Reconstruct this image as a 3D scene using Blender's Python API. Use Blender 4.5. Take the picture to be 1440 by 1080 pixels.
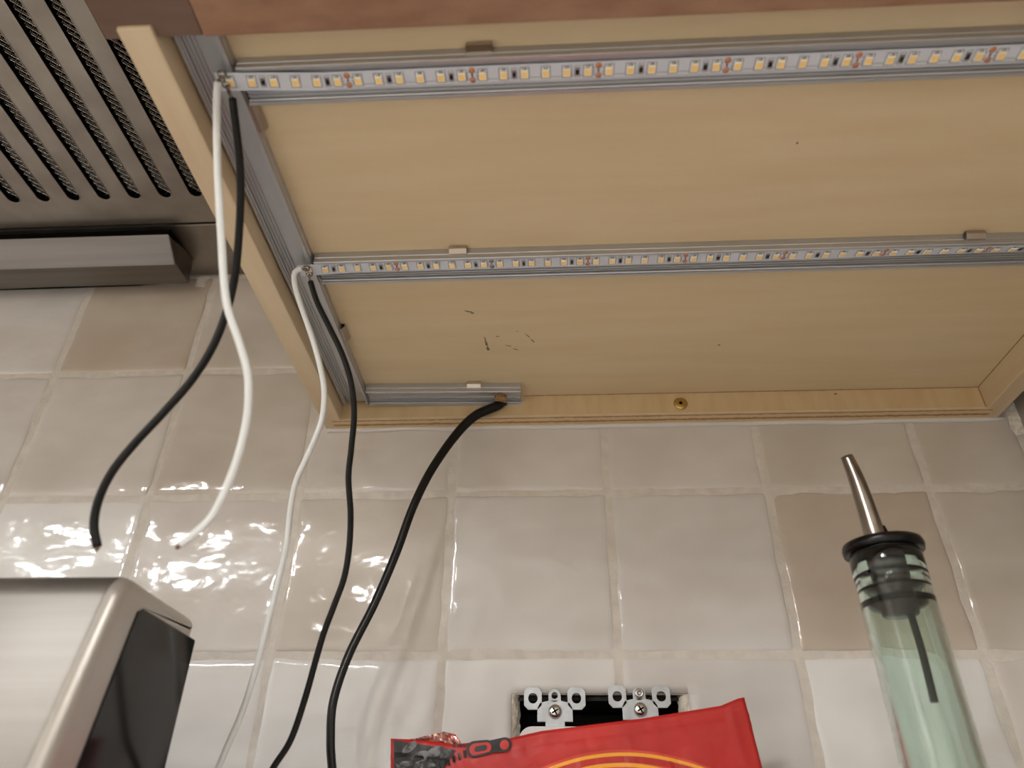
import bpy, bmesh, math, random
import numpy as np
from mathutils import Vector, Matrix, noise

# ------------------------------------------------------------------ clear
for o in list(bpy.data.objects):
    bpy.data.objects.remove(o, do_unlink=True)
scene = bpy.context.scene
col = scene.collection
MM = 0.001                      # everything below is written in millimetres
random.seed(7)

# ------------------------------------------------------------------ camera
# world: x right along the tiled wall, y into the wall (tile face y=0), z up,
# z=0 is the recessed underside of the cabinet.
F_PX = 1036.41
CAM = np.array([115.94, -435.52, -267.90])
R2 = np.array([0.99862738, 0.05147103, 0.00970027])
U2 = np.array([0.0200901, -0.54744869, 0.83659806])
FW = np.array([-0.04837096, 0.83525485, 0.54773131])
cam_d = bpy.data.cameras.new('camera')
cam_d.sensor_fit = 'HORIZONTAL'
cam_d.sensor_width = 36.0
cam_d.lens = F_PX / 1440 * 36
cam_d.clip_start = 0.005
cam_d.dof.use_dof = True
cam_d.dof.focus_distance = 0.415
cam_d.dof.aperture_fstop = 9.0
cam = bpy.data.objects.new('camera', cam_d)
col.objects.link(cam)
cam.matrix_world = Matrix(((R2[0], U2[0], -FW[0], CAM[0]*MM), (R2[1], U2[1], -FW[1], CAM[1]*MM),
                           (R2[2], U2[2], -FW[2], CAM[2]*MM), (0, 0, 0, 1)))
scene.camera = cam

# ------------------------------------------------------------------ world / view
w = bpy.data.worlds.new('room_air'); scene.world = w
w.use_nodes = True
w.node_tree.nodes['Background'].inputs[0].default_value = (0.9, 0.95, 1.0, 1)
w.node_tree.nodes['Background'].inputs[1].default_value = 0.0
vs = scene.view_settings
scene.display_settings.display_device = 'sRGB'
vs.view_transform = 'Standard'; vs.look = 'None'; vs.gamma = 1.0
vs.use_curve_mapping = False
vs.exposure = 0.9
LAMP_POWER = (48.0, 150.0)      # emission strength: dim row added over the counter to bounce light up, bright lamps in the room
LAMPS = [(-1750, -3150, 110, 1), (-1000, -3850, 110, 1), (-1250, -2700, 110, 1), (-2350, -3000, 110, 1), (2000, -2000, 110, 1),
         (-700, -900, 90, 0), (150, -900, 90, 0), (1000, -900, 90, 0), (-1550, -900, 90, 0)]      # x, y, radius, lamp kind

def ray(px, py):
    return FW + R2*(px-720)/F_PX - U2*(py-540)/F_PX
def at(px, py, ax, val):                 # point of the plane <ax>=val seen at that spot
    d = ray(px, py); i = 'xyz'.index(ax)
    return CAM + d*((val-CAM[i])/d[i])
def atd(px, py, dist):                   # point at that forward distance
    return CAM + ray(px, py)*dist

# ------------------------------------------------------------------ materials
def lin(c):
    return tuple((x/255/12.92 if x/255 <= 0.04045 else ((x/255+0.055)/1.055)**2.4) for x in c) + (1.0,)
MATS = {}
def mat(name, c, rough=0.5, metal=0.0, c2=None, nscale=20, stretch=(1, 1, 1), bump=0.0, bscale=None,
        spec=0.5, coat=0.0, detail=4, aniso=0.0, bdist=0.001, lo=0.35, hi=0.65, rvar=0.0, coat_rough=0.05, bstretch=None):
    m = bpy.data.materials.new(name); m.use_nodes = True
    nt = m.node_tree; b = nt.nodes['Principled BSDF']
    b.inputs['Base Color'].default_value = lin(c)
    b.inputs['Roughness'].default_value = rough
    b.inputs['Metallic'].default_value = metal
    b.inputs['Specular IOR Level'].default_value = spec
    b.inputs['Coat Weight'].default_value = coat
    b.inputs['Coat Roughness'].default_value = coat_rough
    b.inputs['Anisotropic'].default_value = aniso
    tc = nt.nodes.new('ShaderNodeTexCoord')
    def nz(sc, st):
        mp = nt.nodes.new('ShaderNodeMapping'); mp.inputs['Scale'].default_value = st
        nt.links.new(tc.outputs['Object'], mp.inputs['Vector'])
        n = nt.nodes.new('ShaderNodeTexNoise'); n.inputs['Scale'].default_value = sc
        n.inputs['Detail'].default_value = detail
        nt.links.new(mp.outputs['Vector'], n.inputs['Vector'])
        return n
    if c2 is not None:
        n = nz(nscale, stretch)
        r = nt.nodes.new('ShaderNodeValToRGB')
        r.color_ramp.elements[0].color = lin(c); r.color_ramp.elements[0].position = lo
        r.color_ramp.elements[1].color = lin(c2); r.color_ramp.elements[1].position = hi
        nt.links.new(n.outputs['Fac'], r.inputs['Fac'])
        nt.links.new(r.outputs['Color'], b.inputs['Base Color'])
        if rvar:
            mr = nt.nodes.new('ShaderNodeMapRange')
            mr.inputs['To Min'].default_value = rough; mr.inputs['To Max'].default_value = rough+rvar
            nt.links.new(n.outputs['Fac'], mr.inputs['Value'])
            nt.links.new(mr.outputs['Result'], b.inputs['Roughness'])
    if bump:
        n = nz(bscale or nscale, bstretch or stretch)
        bp = nt.nodes.new('ShaderNodeBump'); bp.inputs['Strength'].default_value = bump
        bp.inputs['Distance'].default_value = bdist
        nt.links.new(n.outputs['Fac'], bp.inputs['Height'])
        nt.links.new(bp.outputs['Normal'], b.inputs['Normal'])
        if coat: nt.links.new(bp.outputs['Normal'], b.inputs['Coat Normal'])
    MATS[name] = m
    return m

mat('birch', (211, 191, 156), 0.55, c2=(206, 184, 147), nscale=9, stretch=(1, 9, 1), bump=0.05, bscale=60, spec=0.3)
mat('birch_side', (212, 193, 162), 0.5, c2=(204, 181, 147), nscale=10, stretch=(9, 1, 9), bump=0.05, bscale=60, spec=0.35)
mat('birch_rail', (205, 181, 142), 0.5, c2=(197, 170, 130), nscale=25, stretch=(5, 1, 1), bump=0.05, bscale=80, spec=0.35)
mat('hole_wood', (120, 86, 56), 0.9, c2=(170, 130, 90), nscale=700)
mat('brown_rail', (152, 118, 94), 0.5, c2=(138, 103, 80), nscale=60, stretch=(1, 2.5, 1), bump=0.1, bscale=120, spec=0.3)
mat('brown_stile', (112, 90, 78), 0.5, c2=(102, 80, 68), nscale=25, stretch=(1, 5, 1), spec=0.3)
mat('aluminium', (186, 187, 189), 0.38, 0.7, c2=(182, 183, 186), nscale=40, stretch=(1, 1, 1), spec=0.5)
mat('clip_steel', (186, 176, 166), 0.3, 1.0)
mat('black_gap', (8, 8, 8), 0.9, spec=0.05)
mat('strip_white', (206, 210, 218), 0.45, spec=0.3)
mat('led_phosphor', (255, 222, 146), 0.4, c2=(255, 212, 128), nscale=900)
mat('led_body', (250, 246, 232), 0.4)
mat('outline_grey', (120, 118, 118), 0.6)
mat('solder', (190, 184, 178), 0.25, 1.0, c2=(120, 112, 104), nscale=900, bump=0.5, bscale=900)
mat('resistor', (18, 18, 20), 0.4)
mat('copper', (208, 142, 108), 0.5, 0.1, c2=(190, 118, 86), nscale=900)
mat('wire_white', (216, 218, 217), 0.42, spec=0.4)
mat('wire_black', (11, 11, 11), 0.42, spec=0.25)
mat('cable_black', (8, 8, 8), 0.32, spec=0.35)
mat('copper_tip', (116, 84, 72), 0.5, 0.6)
mat('grout', (212, 206, 198), 0.7, c2=(201, 194, 185), nscale=120, bump=0.6, bscale=500, bdist=0.0006, spec=0.25)
mat('caulk', (212, 208, 202), 0.45, bump=0.3, bscale=60, bdist=0.001)
mat('plaster', (226, 220, 208), 0.9, c2=(200, 192, 178), nscale=300, bump=0.8, bscale=400)
mat('wall_paint', (160, 150, 138), 0.7, bump=0.1, bscale=200)
mat('room_paint', (228, 224, 216), 0.8)
mat('ceiling_paint', (240, 238, 234), 0.85)
mat('floor_oak', (176, 164, 150), 0.5, c2=(160, 146, 130), nscale=6, stretch=(1, 8, 1))
mat('stone', (236, 234, 230), 0.4, c2=(222, 219, 214), nscale=14)
mat('hood_steel', (160, 153, 146), 0.32, 1.0, c2=(142, 134, 127), nscale=26, stretch=(1, 1, 1), rvar=0.12)
mat('tray_steel', (124, 119, 115), 0.3, 1.0, c2=(114, 109, 105), nscale=6, stretch=(1, 30, 30))
mat('mesh_wire', (170, 164, 157), 0.35, 1.0)
mat('filter_dark', (10, 10, 10), 0.9, spec=0.05)
mat('box_steel', (136, 132, 127), 0.45, 0.9, c2=(130, 126, 121), nscale=8, stretch=(1, 40, 40))
mat('box_rim', (190, 186, 180), 0.3, 1.0)
mat('box_edge', (188, 184, 178), 0.36, 0.6)  # lighter than the shell: highlight on the rounded edge put into the colour
mat('gloss_black', (14, 14, 15), 0.1, spec=0.4)
mat('electric_black', (10, 10, 11), 0.5, spec=0.3)
mat('zinc', (196, 202, 208), 0.4, 0.7, c2=(182, 188, 194), nscale=120, bump=0.1, bscale=500)
mat('screw_zinc', (200, 200, 200), 0.22, 1.0)
mat('brass', (196, 164, 100), 0.3, 1.0)
mat('white_plastic', (244, 245, 246), 0.35)
mat('bag_red', (190, 42, 38), 0.36, c2=(172, 32, 30), nscale=25, spec=0.5, bump=0.25, bscale=90, bdist=0.001)
mat('print_orange', (206, 66, 50), 0.38)
mat('print_yellow', (232, 160, 44), 0.38)
mat('print_black', (22, 18, 18), 0.4)
mat('bean_dark', (40, 40, 42), 0.4, c2=(16, 16, 18), nscale=120, lo=0.4, hi=0.6)
mat('bean_mid', (112, 112, 114), 0.4, c2=(36, 36, 38), nscale=240, lo=0.42, hi=0.6)
mat('foil', (222, 190, 186), 0.22, 0.9, c2=(206, 130, 124), nscale=90, bump=0.5, bscale=120)
mat('stopper_black', (6, 6, 8), 0.25, spec=0.3)
mat('spout_steel', (178, 170, 162), 0.2, 1.0, c2=(140, 132, 124), nscale=60, stretch=(6, 6, 1))
mat('scuff_ink', (88, 84, 90), 0.7, c2=(130, 112, 88), nscale=500)
mat('lamp_trim', (235, 235, 232), 0.5)
TILE_COL = {'white': ((226, 225, 223), (217, 214, 211)), 'grey': ((212, 209, 206), (202, 197, 193)),
            'pale': ((212, 207, 202), (201, 194, 187)), 'beige': ((204, 197, 188), (192, 183, 172)),
            'brown': ((196, 185, 172), (184, 171, 156))}
for k, (a, b_) in TILE_COL.items():
    mat('tile_'+k, a, 0.07, c2=b_, nscale=16, stretch=(1, 1, 1.6), spec=0.5, bump=0.16, bscale=55, bdist=0.0022, detail=2, lo=0.38, hi=0.68, bstretch=(1, 1, 1.3))

def ply_material():
    m = bpy.data.materials.new('ply_edge'); m.use_nodes = True
    nt = m.node_tree; b = nt.nodes['Principled BSDF']; b.inputs['Roughness'].default_value = 0.65
    tc = nt.nodes.new('ShaderNodeTexCoord'); wv = nt.nodes.new('ShaderNodeTexWave')
    wv.bands_direction = 'Y'; wv.inputs['Scale'].default_value = 55; wv.inputs['Distortion'].default_value = 1.2
    wv.inputs['Detail Scale'].default_value = 6
    r = nt.nodes.new('ShaderNodeValToRGB')
    r.color_ramp.elements[0].color = lin((150, 116, 78)); r.color_ramp.elements[1].color = lin((216, 188, 146))
    r.color_ramp.elements[0].position = 0.1; r.color_ramp.elements[1].position = 0.5
    nt.links.new(tc.outputs['Object'], wv.inputs['Vector']); nt.links.new(wv.outputs['Color'], r.inputs['Fac'])
    nt.links.new(r.outputs['Color'], b.inputs['Base Color'])
    MATS['ply_edge'] = m
ply_material()
def glass_material():
    m = bpy.data.materials.new('green_glass'); m.use_nodes = True
    b = m.node_tree.nodes['Principled BSDF']
    b.inputs['Base Color'].default_value = lin((229, 243, 237)); b.inputs['Roughness'].default_value = 0.02
    b.inputs['Transmission Weight'].default_value = 1.0; b.inputs['IOR'].default_value = 1.48
    MATS['green_glass'] = m
glass_material()
def lamp_material(kind):
    m = bpy.data.materials.new('lamp_glow_%d' % kind); m.use_nodes = True
    b = m.node_tree.nodes['Principled BSDF']
    b.inputs['Emission Color'].default_value = (0.985, 0.99, 1.0, 1); b.inputs['Emission Strength'].default_value = LAMP_POWER[kind]
    MATS['lamp_glow_%d' % kind] = m
lamp_material(0); lamp_material(1)

# ------------------------------------------------------------------ mesh helpers
class MB:
    def __init__(s): s.v = []; s.f = []; s.m = []; s.sm = []
    def face(s, idx, m=0, smooth=False): s.f.append(tuple(idx)); s.m.append(m); s.sm.append(smooth)
    def poly(s, pts, m=0, smooth=False):
        n = len(s.v); s.v += [tuple(p) for p in pts]; s.face(range(n, n+len(pts)), m, smooth)
    def box(s, a, b, m=0):
        n = len(s.v); (x0, y0, z0), (x1, y1, z1) = a, b
        x0, x1 = sorted((x0, x1)); y0, y1 = sorted((y0, y1)); z0, z1 = sorted((z0, z1))
        s.v += [(x, y, z) for z in (z0, z1) for y in (y0, y1) for x in (x0, x1)]
        for q in ((0, 2, 3, 1), (4, 5, 7, 6), (0, 1, 5, 4), (2, 6, 7, 3), (0, 4, 6, 2), (1, 3, 7, 5)):
            s.face([n+i for i in q], m)
        return s
    def prism(s, prof, axis, a0, a1, m=0, smooth=False):
        # prof: 2D points in the two other axes (cyclic order y,z / z,x / x,y)
        n = len(s.v); k = len(prof)
        for a in (a0, a1):
            for (p, q) in prof:
                s.v.append({'x': (a, p, q), 'y': (p, a, q), 'z': (p, q, a)}[axis])
        for i in range(k):
            j = (i+1) % k; s.face((n+i, n+j, n+k+j, n+k+i), m, smooth)
        s.face([n+i for i in range(k)][::-1], m); s.face([n+k+i for i in range(k)], m)
        return s
    def tube(s, pts, rad, seg=12, m=0, cap=True, oval=None, twist=None):
        pts = [Vector(p) for p in pts]; n0 = len(s.v); N = len(pts)
        up = None
        for i, p in enumerate(pts):
            t = (pts[min(i+1, N-1)]-pts[max(i-1, 0)]).normalized()
            if up is None:
                up = t.orthogonal().normalized()
            up = (up-t*up.dot(t)).normalized(); sd = t.cross(up)
            r = rad[i] if hasattr(rad, '__len__') else rad
            ov = 1.0 if oval is None else oval
            tw = 0 if twist is None else twist[i]
            for k in range(seg):
                a = 2*math.pi*k/seg
                c, q = math.cos(a)*r, math.sin(a)*r*ov
                c, q = c*math.cos(tw)-q*math.sin(tw), c*math.sin(tw)+q*math.cos(tw)
                s.v.append(tuple(p+up*c+sd*q))
        for i in range(N-1):
            for k in range(seg):
                k2 = (k+1) % seg
                s.face((n0+i*seg+k, n0+i*seg+k2, n0+(i+1)*seg+k2, n0+(i+1)*seg+k), m, True)
        if cap:
            s.face([n0+k for k in range(seg)][::-1], m); s.face([n0+(N-1)*seg+k for k in range(seg)], m)
        return s
    def lathe(s, prof, c, seg=48, m=0, closed=False, axis='z'):
        n0 = len(s.v); K = len(prof)
        for (r, h) in prof:
            for k in range(seg):
                a = 2*math.pi*k/seg
                if axis == 'z': s.v.append((c[0]+r*math.cos(a), c[1]+r*math.sin(a), c[2]+h))
                else: s.v.append((c[0]+r*math.cos(a), c[1]-h, c[2]+r*math.sin(a)))   # h towards -y
        rng = range(K) if closed else range(K-1)
        for i in rng:
            i2 = (i+1) % K
            for k in range(seg):
                k2 = (k+1) % seg
                s.face((n0+i*seg+k, n0+i*seg+k2, n0+i2*seg+k2, n0+i2*seg+k), m, True)
        if not closed:
            s.face([n0+k for k in range(seg)][::-1], m); s.face([n0+(K-1)*seg+k for k in range(seg)], m)
        return s
    def build(s, name, mats, parent=None, origin=(0, 0, 0), bevel=0, fix=True, vol=False):
        me = bpy.data.meshes.new(name)
        o = origin
        me.from_pydata([((x-o[0])*MM, (y-o[1])*MM, (z-o[2])*MM) for x, y, z in s.v], [], s.f)
        if isinstance(mats, str): mats = [mats]
        for m in mats: me.materials.append(MATS[m])
        me.polygons.foreach_set('material_index', s.m)
        me.polygons.foreach_set('use_smooth', s.sm)
        if fix:
            bm = bmesh.new(); bm.from_mesh(me)
            bmesh.ops.recalc_face_normals(bm, faces=bm.faces)
            if vol and bm.calc_volume(signed=True) < 0: bmesh.ops.reverse_faces(bm, faces=bm.faces)
            bm.to_mesh(me); bm.free()
        me.update()
        ob = bpy.data.objects.new(name, me); col.objects.link(ob)
        if parent is not None:
            ob.parent = parent
            po = PORG.get(parent.name, (0, 0, 0))
            ob.location = [(o[i]-po[i])*MM for i in range(3)]
        else:
            ob.location = [x*MM for x in o]
        PORG[ob.name] = tuple(o)
        if bevel:
            md = ob.modifiers.new('bevel', 'BEVEL'); md.width = bevel*MM; md.segments = 2
            md.limit_method = 'ANGLE'; md.angle_limit = math.radians(50)
            md.harden_normals = False
        return ob
PORG = {}
def thing(name, loc, label, cat, group=None):
    o = bpy.data.objects.new(name, None); col.objects.link(o)
    o.empty_display_size = 0.01
    o.location = [x*MM for x in loc]; PORG[o.name] = tuple(loc)
    return tag(o, label, cat, group)
def tag(o, label, cat, group=None):
    o['label'] = label; o['category'] = cat
    if group: o['group'] = group
    return o
def struct(o):
    o['kind'] = 'structure'; return o
def share(o, parent, origin):               # a further piece with the same mesh
    c = bpy.data.objects.new(o.name.split('.')[0], o.data); col.objects.link(c)
    c.parent = parent; po = PORG[parent.name]
    c.location = [(origin[i]-po[i])*MM for i in range(3)]
    return c
def spline(pts, n=8):
    P = [Vector(p) for p in pts]; P = [P[0]*2-P[1]]+P+[P[-1]*2-P[-2]]; out = []
    for i in range(1, len(P)-2):
        a, b, c, d = P[i-1], P[i], P[i+1], P[i+2]
        for k in range(n):
            t = k/n
            out.append(0.5*((2*b)+(c-a)*t+(2*a-5*b+4*c-d)*t*t+(3*b-a-3*c+d)*t**3))
    out.append(P[-2]); return out

# ================================================================== SETTING
COUNTER = -470.0; FLOOR = -1380.0; CEIL = 1100.0
TP = 100.53; X0 = 52.39; Z2 = -66.46
HX0, HX1, HZ0, HZ1 = 92.5, 189.5, -292.0, -187.5      # hole for the outlet box
GY = 0.7                                              # grout face
mb = MB()
for a, b in (((-3000, GY, FLOOR), (HX0, 60, CEIL)), ((HX1, GY, FLOOR), (2500, 60, CEIL)),
             ((HX0, GY, HZ1), (HX1, 60, CEIL)), ((HX0, GY, FLOOR), (HX1, 60, HZ0)), ((HX0, 55, HZ0), (HX1, 60, HZ1))):
    mb.box(a, b)
wall = struct(mb.build('wall_back', 'grout'))

tcol = {(-4, 0): 'grey', (-3, 0): 'brown', (-2, 0): 'beige', (-4, 1): 'grey', (-3, 1): 'pale', (-2, 1): 'beige', (-1, 1): 'pale',
        (0, 1): 'pale', (1, 1): 'pale', (2, 1): 'beige', (3, 1): 'beige', (-4, 2): 'white', (-3, 2): 'white', (-2, 2): 'pale',
        (-1, 2): 'beige', (0, 2): 'grey', (1, 2): 'grey', (2, 2): 'brown', (3, 2): 'beige', (2, 3): 'white', (3, 3): 'pale', (1, 3): 'grey'}
def make_tile(i, r, rnd):
    xa = X0+TP*i+1.35; xb = X0+TP*(i+1)-1.35
    za = Z2-TP*(r-1)+1.35; zb = Z2-TP*(r-2)-1.35
    za = max(za, COUNTER+1); xb = min(xb, 421)
    if r == 0: zb = min(zb, 126)
    sd = [rnd.uniform(0, 100) for _ in range(6)]
    wob = [rnd.uniform(0.2, 0.8) for _ in range(4)]
    def coords(a, b, extra):
        L = b-a
        c = [0, 0.35, 1.0, 2.2, 4.5] + [L*k/14 for k in range(1, 14)] + [L-4.5, L-2.2, L-1.0, L-0.35, L]
        c = [v for v in c if 0 <= v <= L]
        c += [e-a for e in extra if a+1 < e < b-1]
        return sorted(set(round(v, 3) for v in c))
    hole = xa < HX1 and xb > HX0 and za < HZ1 and zb > HZ0
    us = coords(xa, xb, (HX0, HX1) if hole else ()); vs_ = coords(za, zb, (HZ0, HZ1) if hole else ())
    Lx, Lz = xb-xa, zb-za
    def edge(d, R=2.2):
        if d >= R: return 0.0
        return R-math.sqrt(max(R*R-(R-d)**2, 0))
    tilt = (rnd.uniform(-.35, .35), rnd.uniform(-.35, .35))
    mb = MB(); idx = {}
    for a, u in enumerate(us):
        for b, v in enumerate(vs_):
            fu, fv = u/Lx-.5, v/Lz-.5
            nzx = lambda s, t: noise.noise(Vector((s*0.045+sd[0], t*0.045+sd[1], 0)))
            dx = (wob[0]*(1-(u/Lx))*2*noise.noise(Vector((sd[2], v*0.07, 0))) + wob[1]*(u/Lx)*2*noise.noise(Vector((sd[3], v*0.07, 3))))
            dz = (wob[2]*(1-(v/Lz))*2*noise.noise(Vector((u*0.07, sd[4], 0))) + wob[3]*(v/Lz)*2*noise.noise(Vector((u*0.07, sd[5], 5))))
            if hole: dx = dz = 0
            h = 0.55*nzx(u, v)+0.20*nzx(u*2.6+30, v*2.6+9)+tilt[0]*fu+tilt[1]*fv
            # the glaze pillows towards the edges
            dmin = min(u, Lx-u, v, Lz-v)
            h -= 0.45*max(0, 1-dmin/9.0)**2
            y = -h + min(1.0, edge(min(u, Lx-u))+edge(min(v, Lz-v)))*0.9 + (0.6 if dmin < 0.01 else 0)
            idx[a, b] = len(mb.v); mb.v.append((xa+u+dx, y, za+v+dz))
    used = set()
    for a in range(len(us)-1):
        for b in range(len(vs_)-1):
            cx = xa+(us[a]+us[a+1])/2; cz = za+(vs_[b]+vs_[b+1])/2
            if hole and HX0 < cx < HX1 and HZ0 < cz < HZ1: continue
            used.add((a, b)); mb.face((idx[a, b], idx[a+1, b], idx[a+1, b+1], idx[a, b+1]), 0, True)
    # sides back into the wall
    def wallq(p, q):
        n = len(mb.v); A, B = mb.v[p], mb.v[q]
        mb.v += [(A[0], 5, A[2]), (B[0], 5, B[2])]; mb.face((p, q, n+1, n))
    for (a, b) in used:
        for (da, db, p, q) in ((-1, 0, (a, b), (a, b+1)), (1, 0, (a+1, b), (a+1, b+1)), (0, -1, (a, b), (a+1, b)), (0, 1, (a, b+1), (a+1, b+1))):
            if (a+da, b+db) not in used: wallq(idx[p], idx[q])
    c = tcol.get((i, r)) or rnd.choice(['white', 'white', 'grey', 'pale'])
    o = mb.build('tile', 'tile_'+c, wall, ((xa+xb)/2, 0, (za+zb)/2), fix=False)
    return o
rnd = random.Random(11)
for r in range(0, 5):
    for i in range(-5, 4):
        if r == 0 and i > -2: continue
        make_tile(i, r, rnd)
# normals of tiles point to the room
for o in wall.children:
    me = o.data
    bm = bmesh.new(); bm.from_mesh(me)
    bmesh.ops.recalc_face_normals(bm, faces=bm.faces)
    f = max(bm.faces, key=lambda q: q.calc_area())
    if f.normal.y > 0: bmesh.ops.reverse_faces(bm, faces=bm.faces)
    bm.to_mesh(me); bm.free()

# caulk bead under the cabinet rail and broken plaster round the box hole
mb = MB(); pts = []
for k in range(60):
    x = -36+k*(452/59)
    pts.append((x, -0.6, -18.0+0.9*noise.noise(Vector((x*.03, 1, 0)))))
mb.tube(pts, [1.7+0.5*noise.noise(Vector((p[0]*.05, 7, 2))) for p in pts], 8)
mb.build('caulk_bead', 'caulk', wall, (0, 0, -18))
def rough_lump(name, x0, x1, z0, z1, y0, y1, m, parent, n=10, amp=1.4, sd=0):
    mb = MB(); nx = 4
    for b in range(n+1):
        for a in range(nx+1):
            x = x0+(x1-x0)*a/nx; z = z0+(z1-z0)*b/n
            q = noise.noise(Vector((x*.4+sd, z*.4, 1)))
            mb.v.append((x+amp*.7*noise.noise(Vector((z*.35, sd, a))), y0+amp*abs(q)+(y1-y0)*(a/nx)**2, z))
    for b in range(n):
        for a in range(nx):
            k = b*(nx+1)+a; mb.face((k, k+1, k+nx+2, k+nx+1), 0, False)
    return mb.build(name, m, parent, ((x0+x1)/2, 0, (z0+z1)/2))
rough_lump('plaster_edge', HX0-0.5, HX0+4.5, -214, HZ1-.5, 0.2, 5, 'plaster', wall, sd=3)
rough_lump('plaster_edge', HX1+0.5, HX1-5.5, -206, HZ1-.5, 0.2, 5, 'plaster', wall, sd=9)
mb = MB().box((HX0, 0.8, HZ1-.5), (HX1, 2.5, HZ1), 0)
mb.build('plaster_edge', 'plaster', wall, (140, 1, HZ1))
rough_lump('caulk_lump', -163, -152, 116, 127, -1.0, 1, 'caulk', wall, amp=2, sd=5)

struct(MB().box((425, -345, COUNTER), (470, 0.5, CEIL)).build('wall_right', 'wall_paint'))
rw = rough_lump('corner_filler', 416, 425.5, -30, 20, 0, -3, 'plaster', wall, n=16, amp=2, sd=21)
struct(MB().box((-3000, -5000, CEIL), (2500, 60, CEIL+20)).build('ceiling', 'ceiling_paint'))
struct(MB().box((-3000, -5000, FLOOR-20), (2500, 60, FLOOR)).build('floor', 'floor_oak'))
struct(MB().box((-3020, -5000, FLOOR), (-3000, 60, CEIL)).build('wall_left', 'room_paint'))
struct(MB().box((2500, -5000, FLOOR), (2520, 60, CEIL)).build('wall_far_right', 'room_paint'))
struct(MB().box((-3020, -5020, FLOOR), (2520, -5000, CEIL)).build('wall_front', 'room_paint'))
ct = MB().box((-1400, -640, COUNTER-30), (424, 0, COUNTER)).build('countertop', 'stone')
tag(ct, 'pale speckled stone countertop along the tiled wall', 'countertop')
bc = MB().box((-1400, -610, FLOOR), (424, 0, COUNTER-30)).build('base_cabinet', 'room_paint')
tag(bc, 'painted base cabinet under the stone countertop', 'cabinet')

# ================================================================== WALL CABINET
cab = thing('wall_cabinet', (180, -150, 0), 'birch wall cabinet with brown front frame above the tiled wall', 'cabinet')
XL0, XL1, XR0, XR1 = -37.0, -24.3, 399.8, 412.0
pan = MB().box((XL1, -300, 0), (XR0, -12, 9)).build('bottom_panel', 'birch', cab, (180, -150, 0))
MB().box((XL0, -291, -17), (XL1, -0.5, 690)).build('side_panel', 'birch_side', cab, (-30, -150, 300), bevel=0.5)
MB().box((XR0, -291, -17), (XR1, -0.5, 690)).build('side_panel', 'birch_side', cab, (406, -150, 300), bevel=0.5)
rail = MB().box((XL1, -12, -16), (XR0, -0.8, 60)).build('back_rail', 'birch_rail', cab, (180, -6, -8))
MB().box((XL1-6, -11.6, -17.2), (XR0+4, -0.6, -15.9)).build('ply_edge', 'ply_edge', rail, (180, -6, -16))
# thin veneer lip on the front lower edge of the rail
MB().box((XL1, -12.5, -17.0), (XR0, -11.6, -15.6)).build('veneer_lip', 'birch_side', rail, (180, -12, -16))
MB().box((-7.1, -310, -15), (384, -285.5, 40)).build('front_rail', 'brown_rail', cab, (180, -298, 0), bevel=0.6)
MB().box((-44, -310, -15), (-7.1, -286, 690)).build('stile', 'brown_stile', cab, (-25, -298, 300), bevel=0.6)
MB().box((384, -310, -15), (421, -286, 690)).build('stile', 'brown_stile', cab, (402, -298, 300), bevel=0.6)
MB().box((XL1, -286, 680), (XR0, -1, 690)).build('top_panel', 'birch', cab, (180, -150, 685))
for x0, x1 in ((-24, 187), (190, 401)):
    d = MB().box((x0, -331, 12), (x1, -311, 690)).build('door', 'brown_rail', cab, ((x0+x1)/2, -320, 350), bevel=1.5)
# rail screw
sc = MB()
sc.lathe([(4.6, 0.0), (4.6, 0.5), (3.4, 1.1), (2.0, 1.3), (0.01, 1.3)], (204.1, -12.0, -8.7), 24, 0, axis='y')
screw = sc.build('screw', 'brass', cab, (204.1, -12, -8.7))
q = MB()
for a in (20, 65, 110, 155):
    ca, sa = math.cos(math.radians(a)), math.sin(math.radians(a))
    L, W = 1.3, 0.28
    q.poly([(204.1+ca*L-sa*W, -13.4, -8.7+sa*L+ca*W), (204.1-ca*L-sa*W, -13.4, -8.7-sa*L+ca*W),
            (204.1-ca*L+sa*W, -13.4, -8.7-sa*L-ca*W), (204.1+ca*L+sa*W, -13.4, -8.7+sa*L-ca*W)])
q.build('star_recess', 'black_gap', screw, (204.1, -13.4, -8.7))
# joint lines between panel, rail and side, small nail holes
MB().box((100, -12.45, -0.35), (XR0, -11.9, 0.3)).build('joint_line', 'hole_wood', cab, (180, -12, 0))
MB().box((XR0-0.35, -285, -0.35), (XR0+.2, -12, 0.3)).build('joint_line', 'hole_wood', cab, (400, -150, 0))
MB().box((XR0-0.3, -12.4, -16), (XR0+.2, -11.9, 0)).build('joint_line', 'hole_wood', cab, (400, -12, -8))
def blotch(px, py, w, h, ang, plane, parent, name='scuff_mark', m='scuff_ink', sd=0):
    ax, val = plane; c = at(px, py, ax, val); mb = MB(); n = 14; pts = []
    for k in range(n):
        a = 2*math.pi*k/n; rr = 1+0.55*noise.noise(Vector((math.cos(a)*1.7+sd, math.sin(a)*1.7, sd*.3)))
        u, v = w/2*math.cos(a)*rr, h/2*math.sin(a)*rr
        ca, sa = math.cos(ang), math.sin(ang); u, v = u*ca-v*sa, u*sa+v*ca
        pts.append((c[0]+u, c[1]+v, c[2]-0.08) if ax == 'z' else (c[0]+u, c[1]-0.1, c[2]+v))
    mb.poly(pts); return mb.build(name, m, parent, tuple(c), fix=False)
Z0 = ('z', 0.0)
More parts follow.
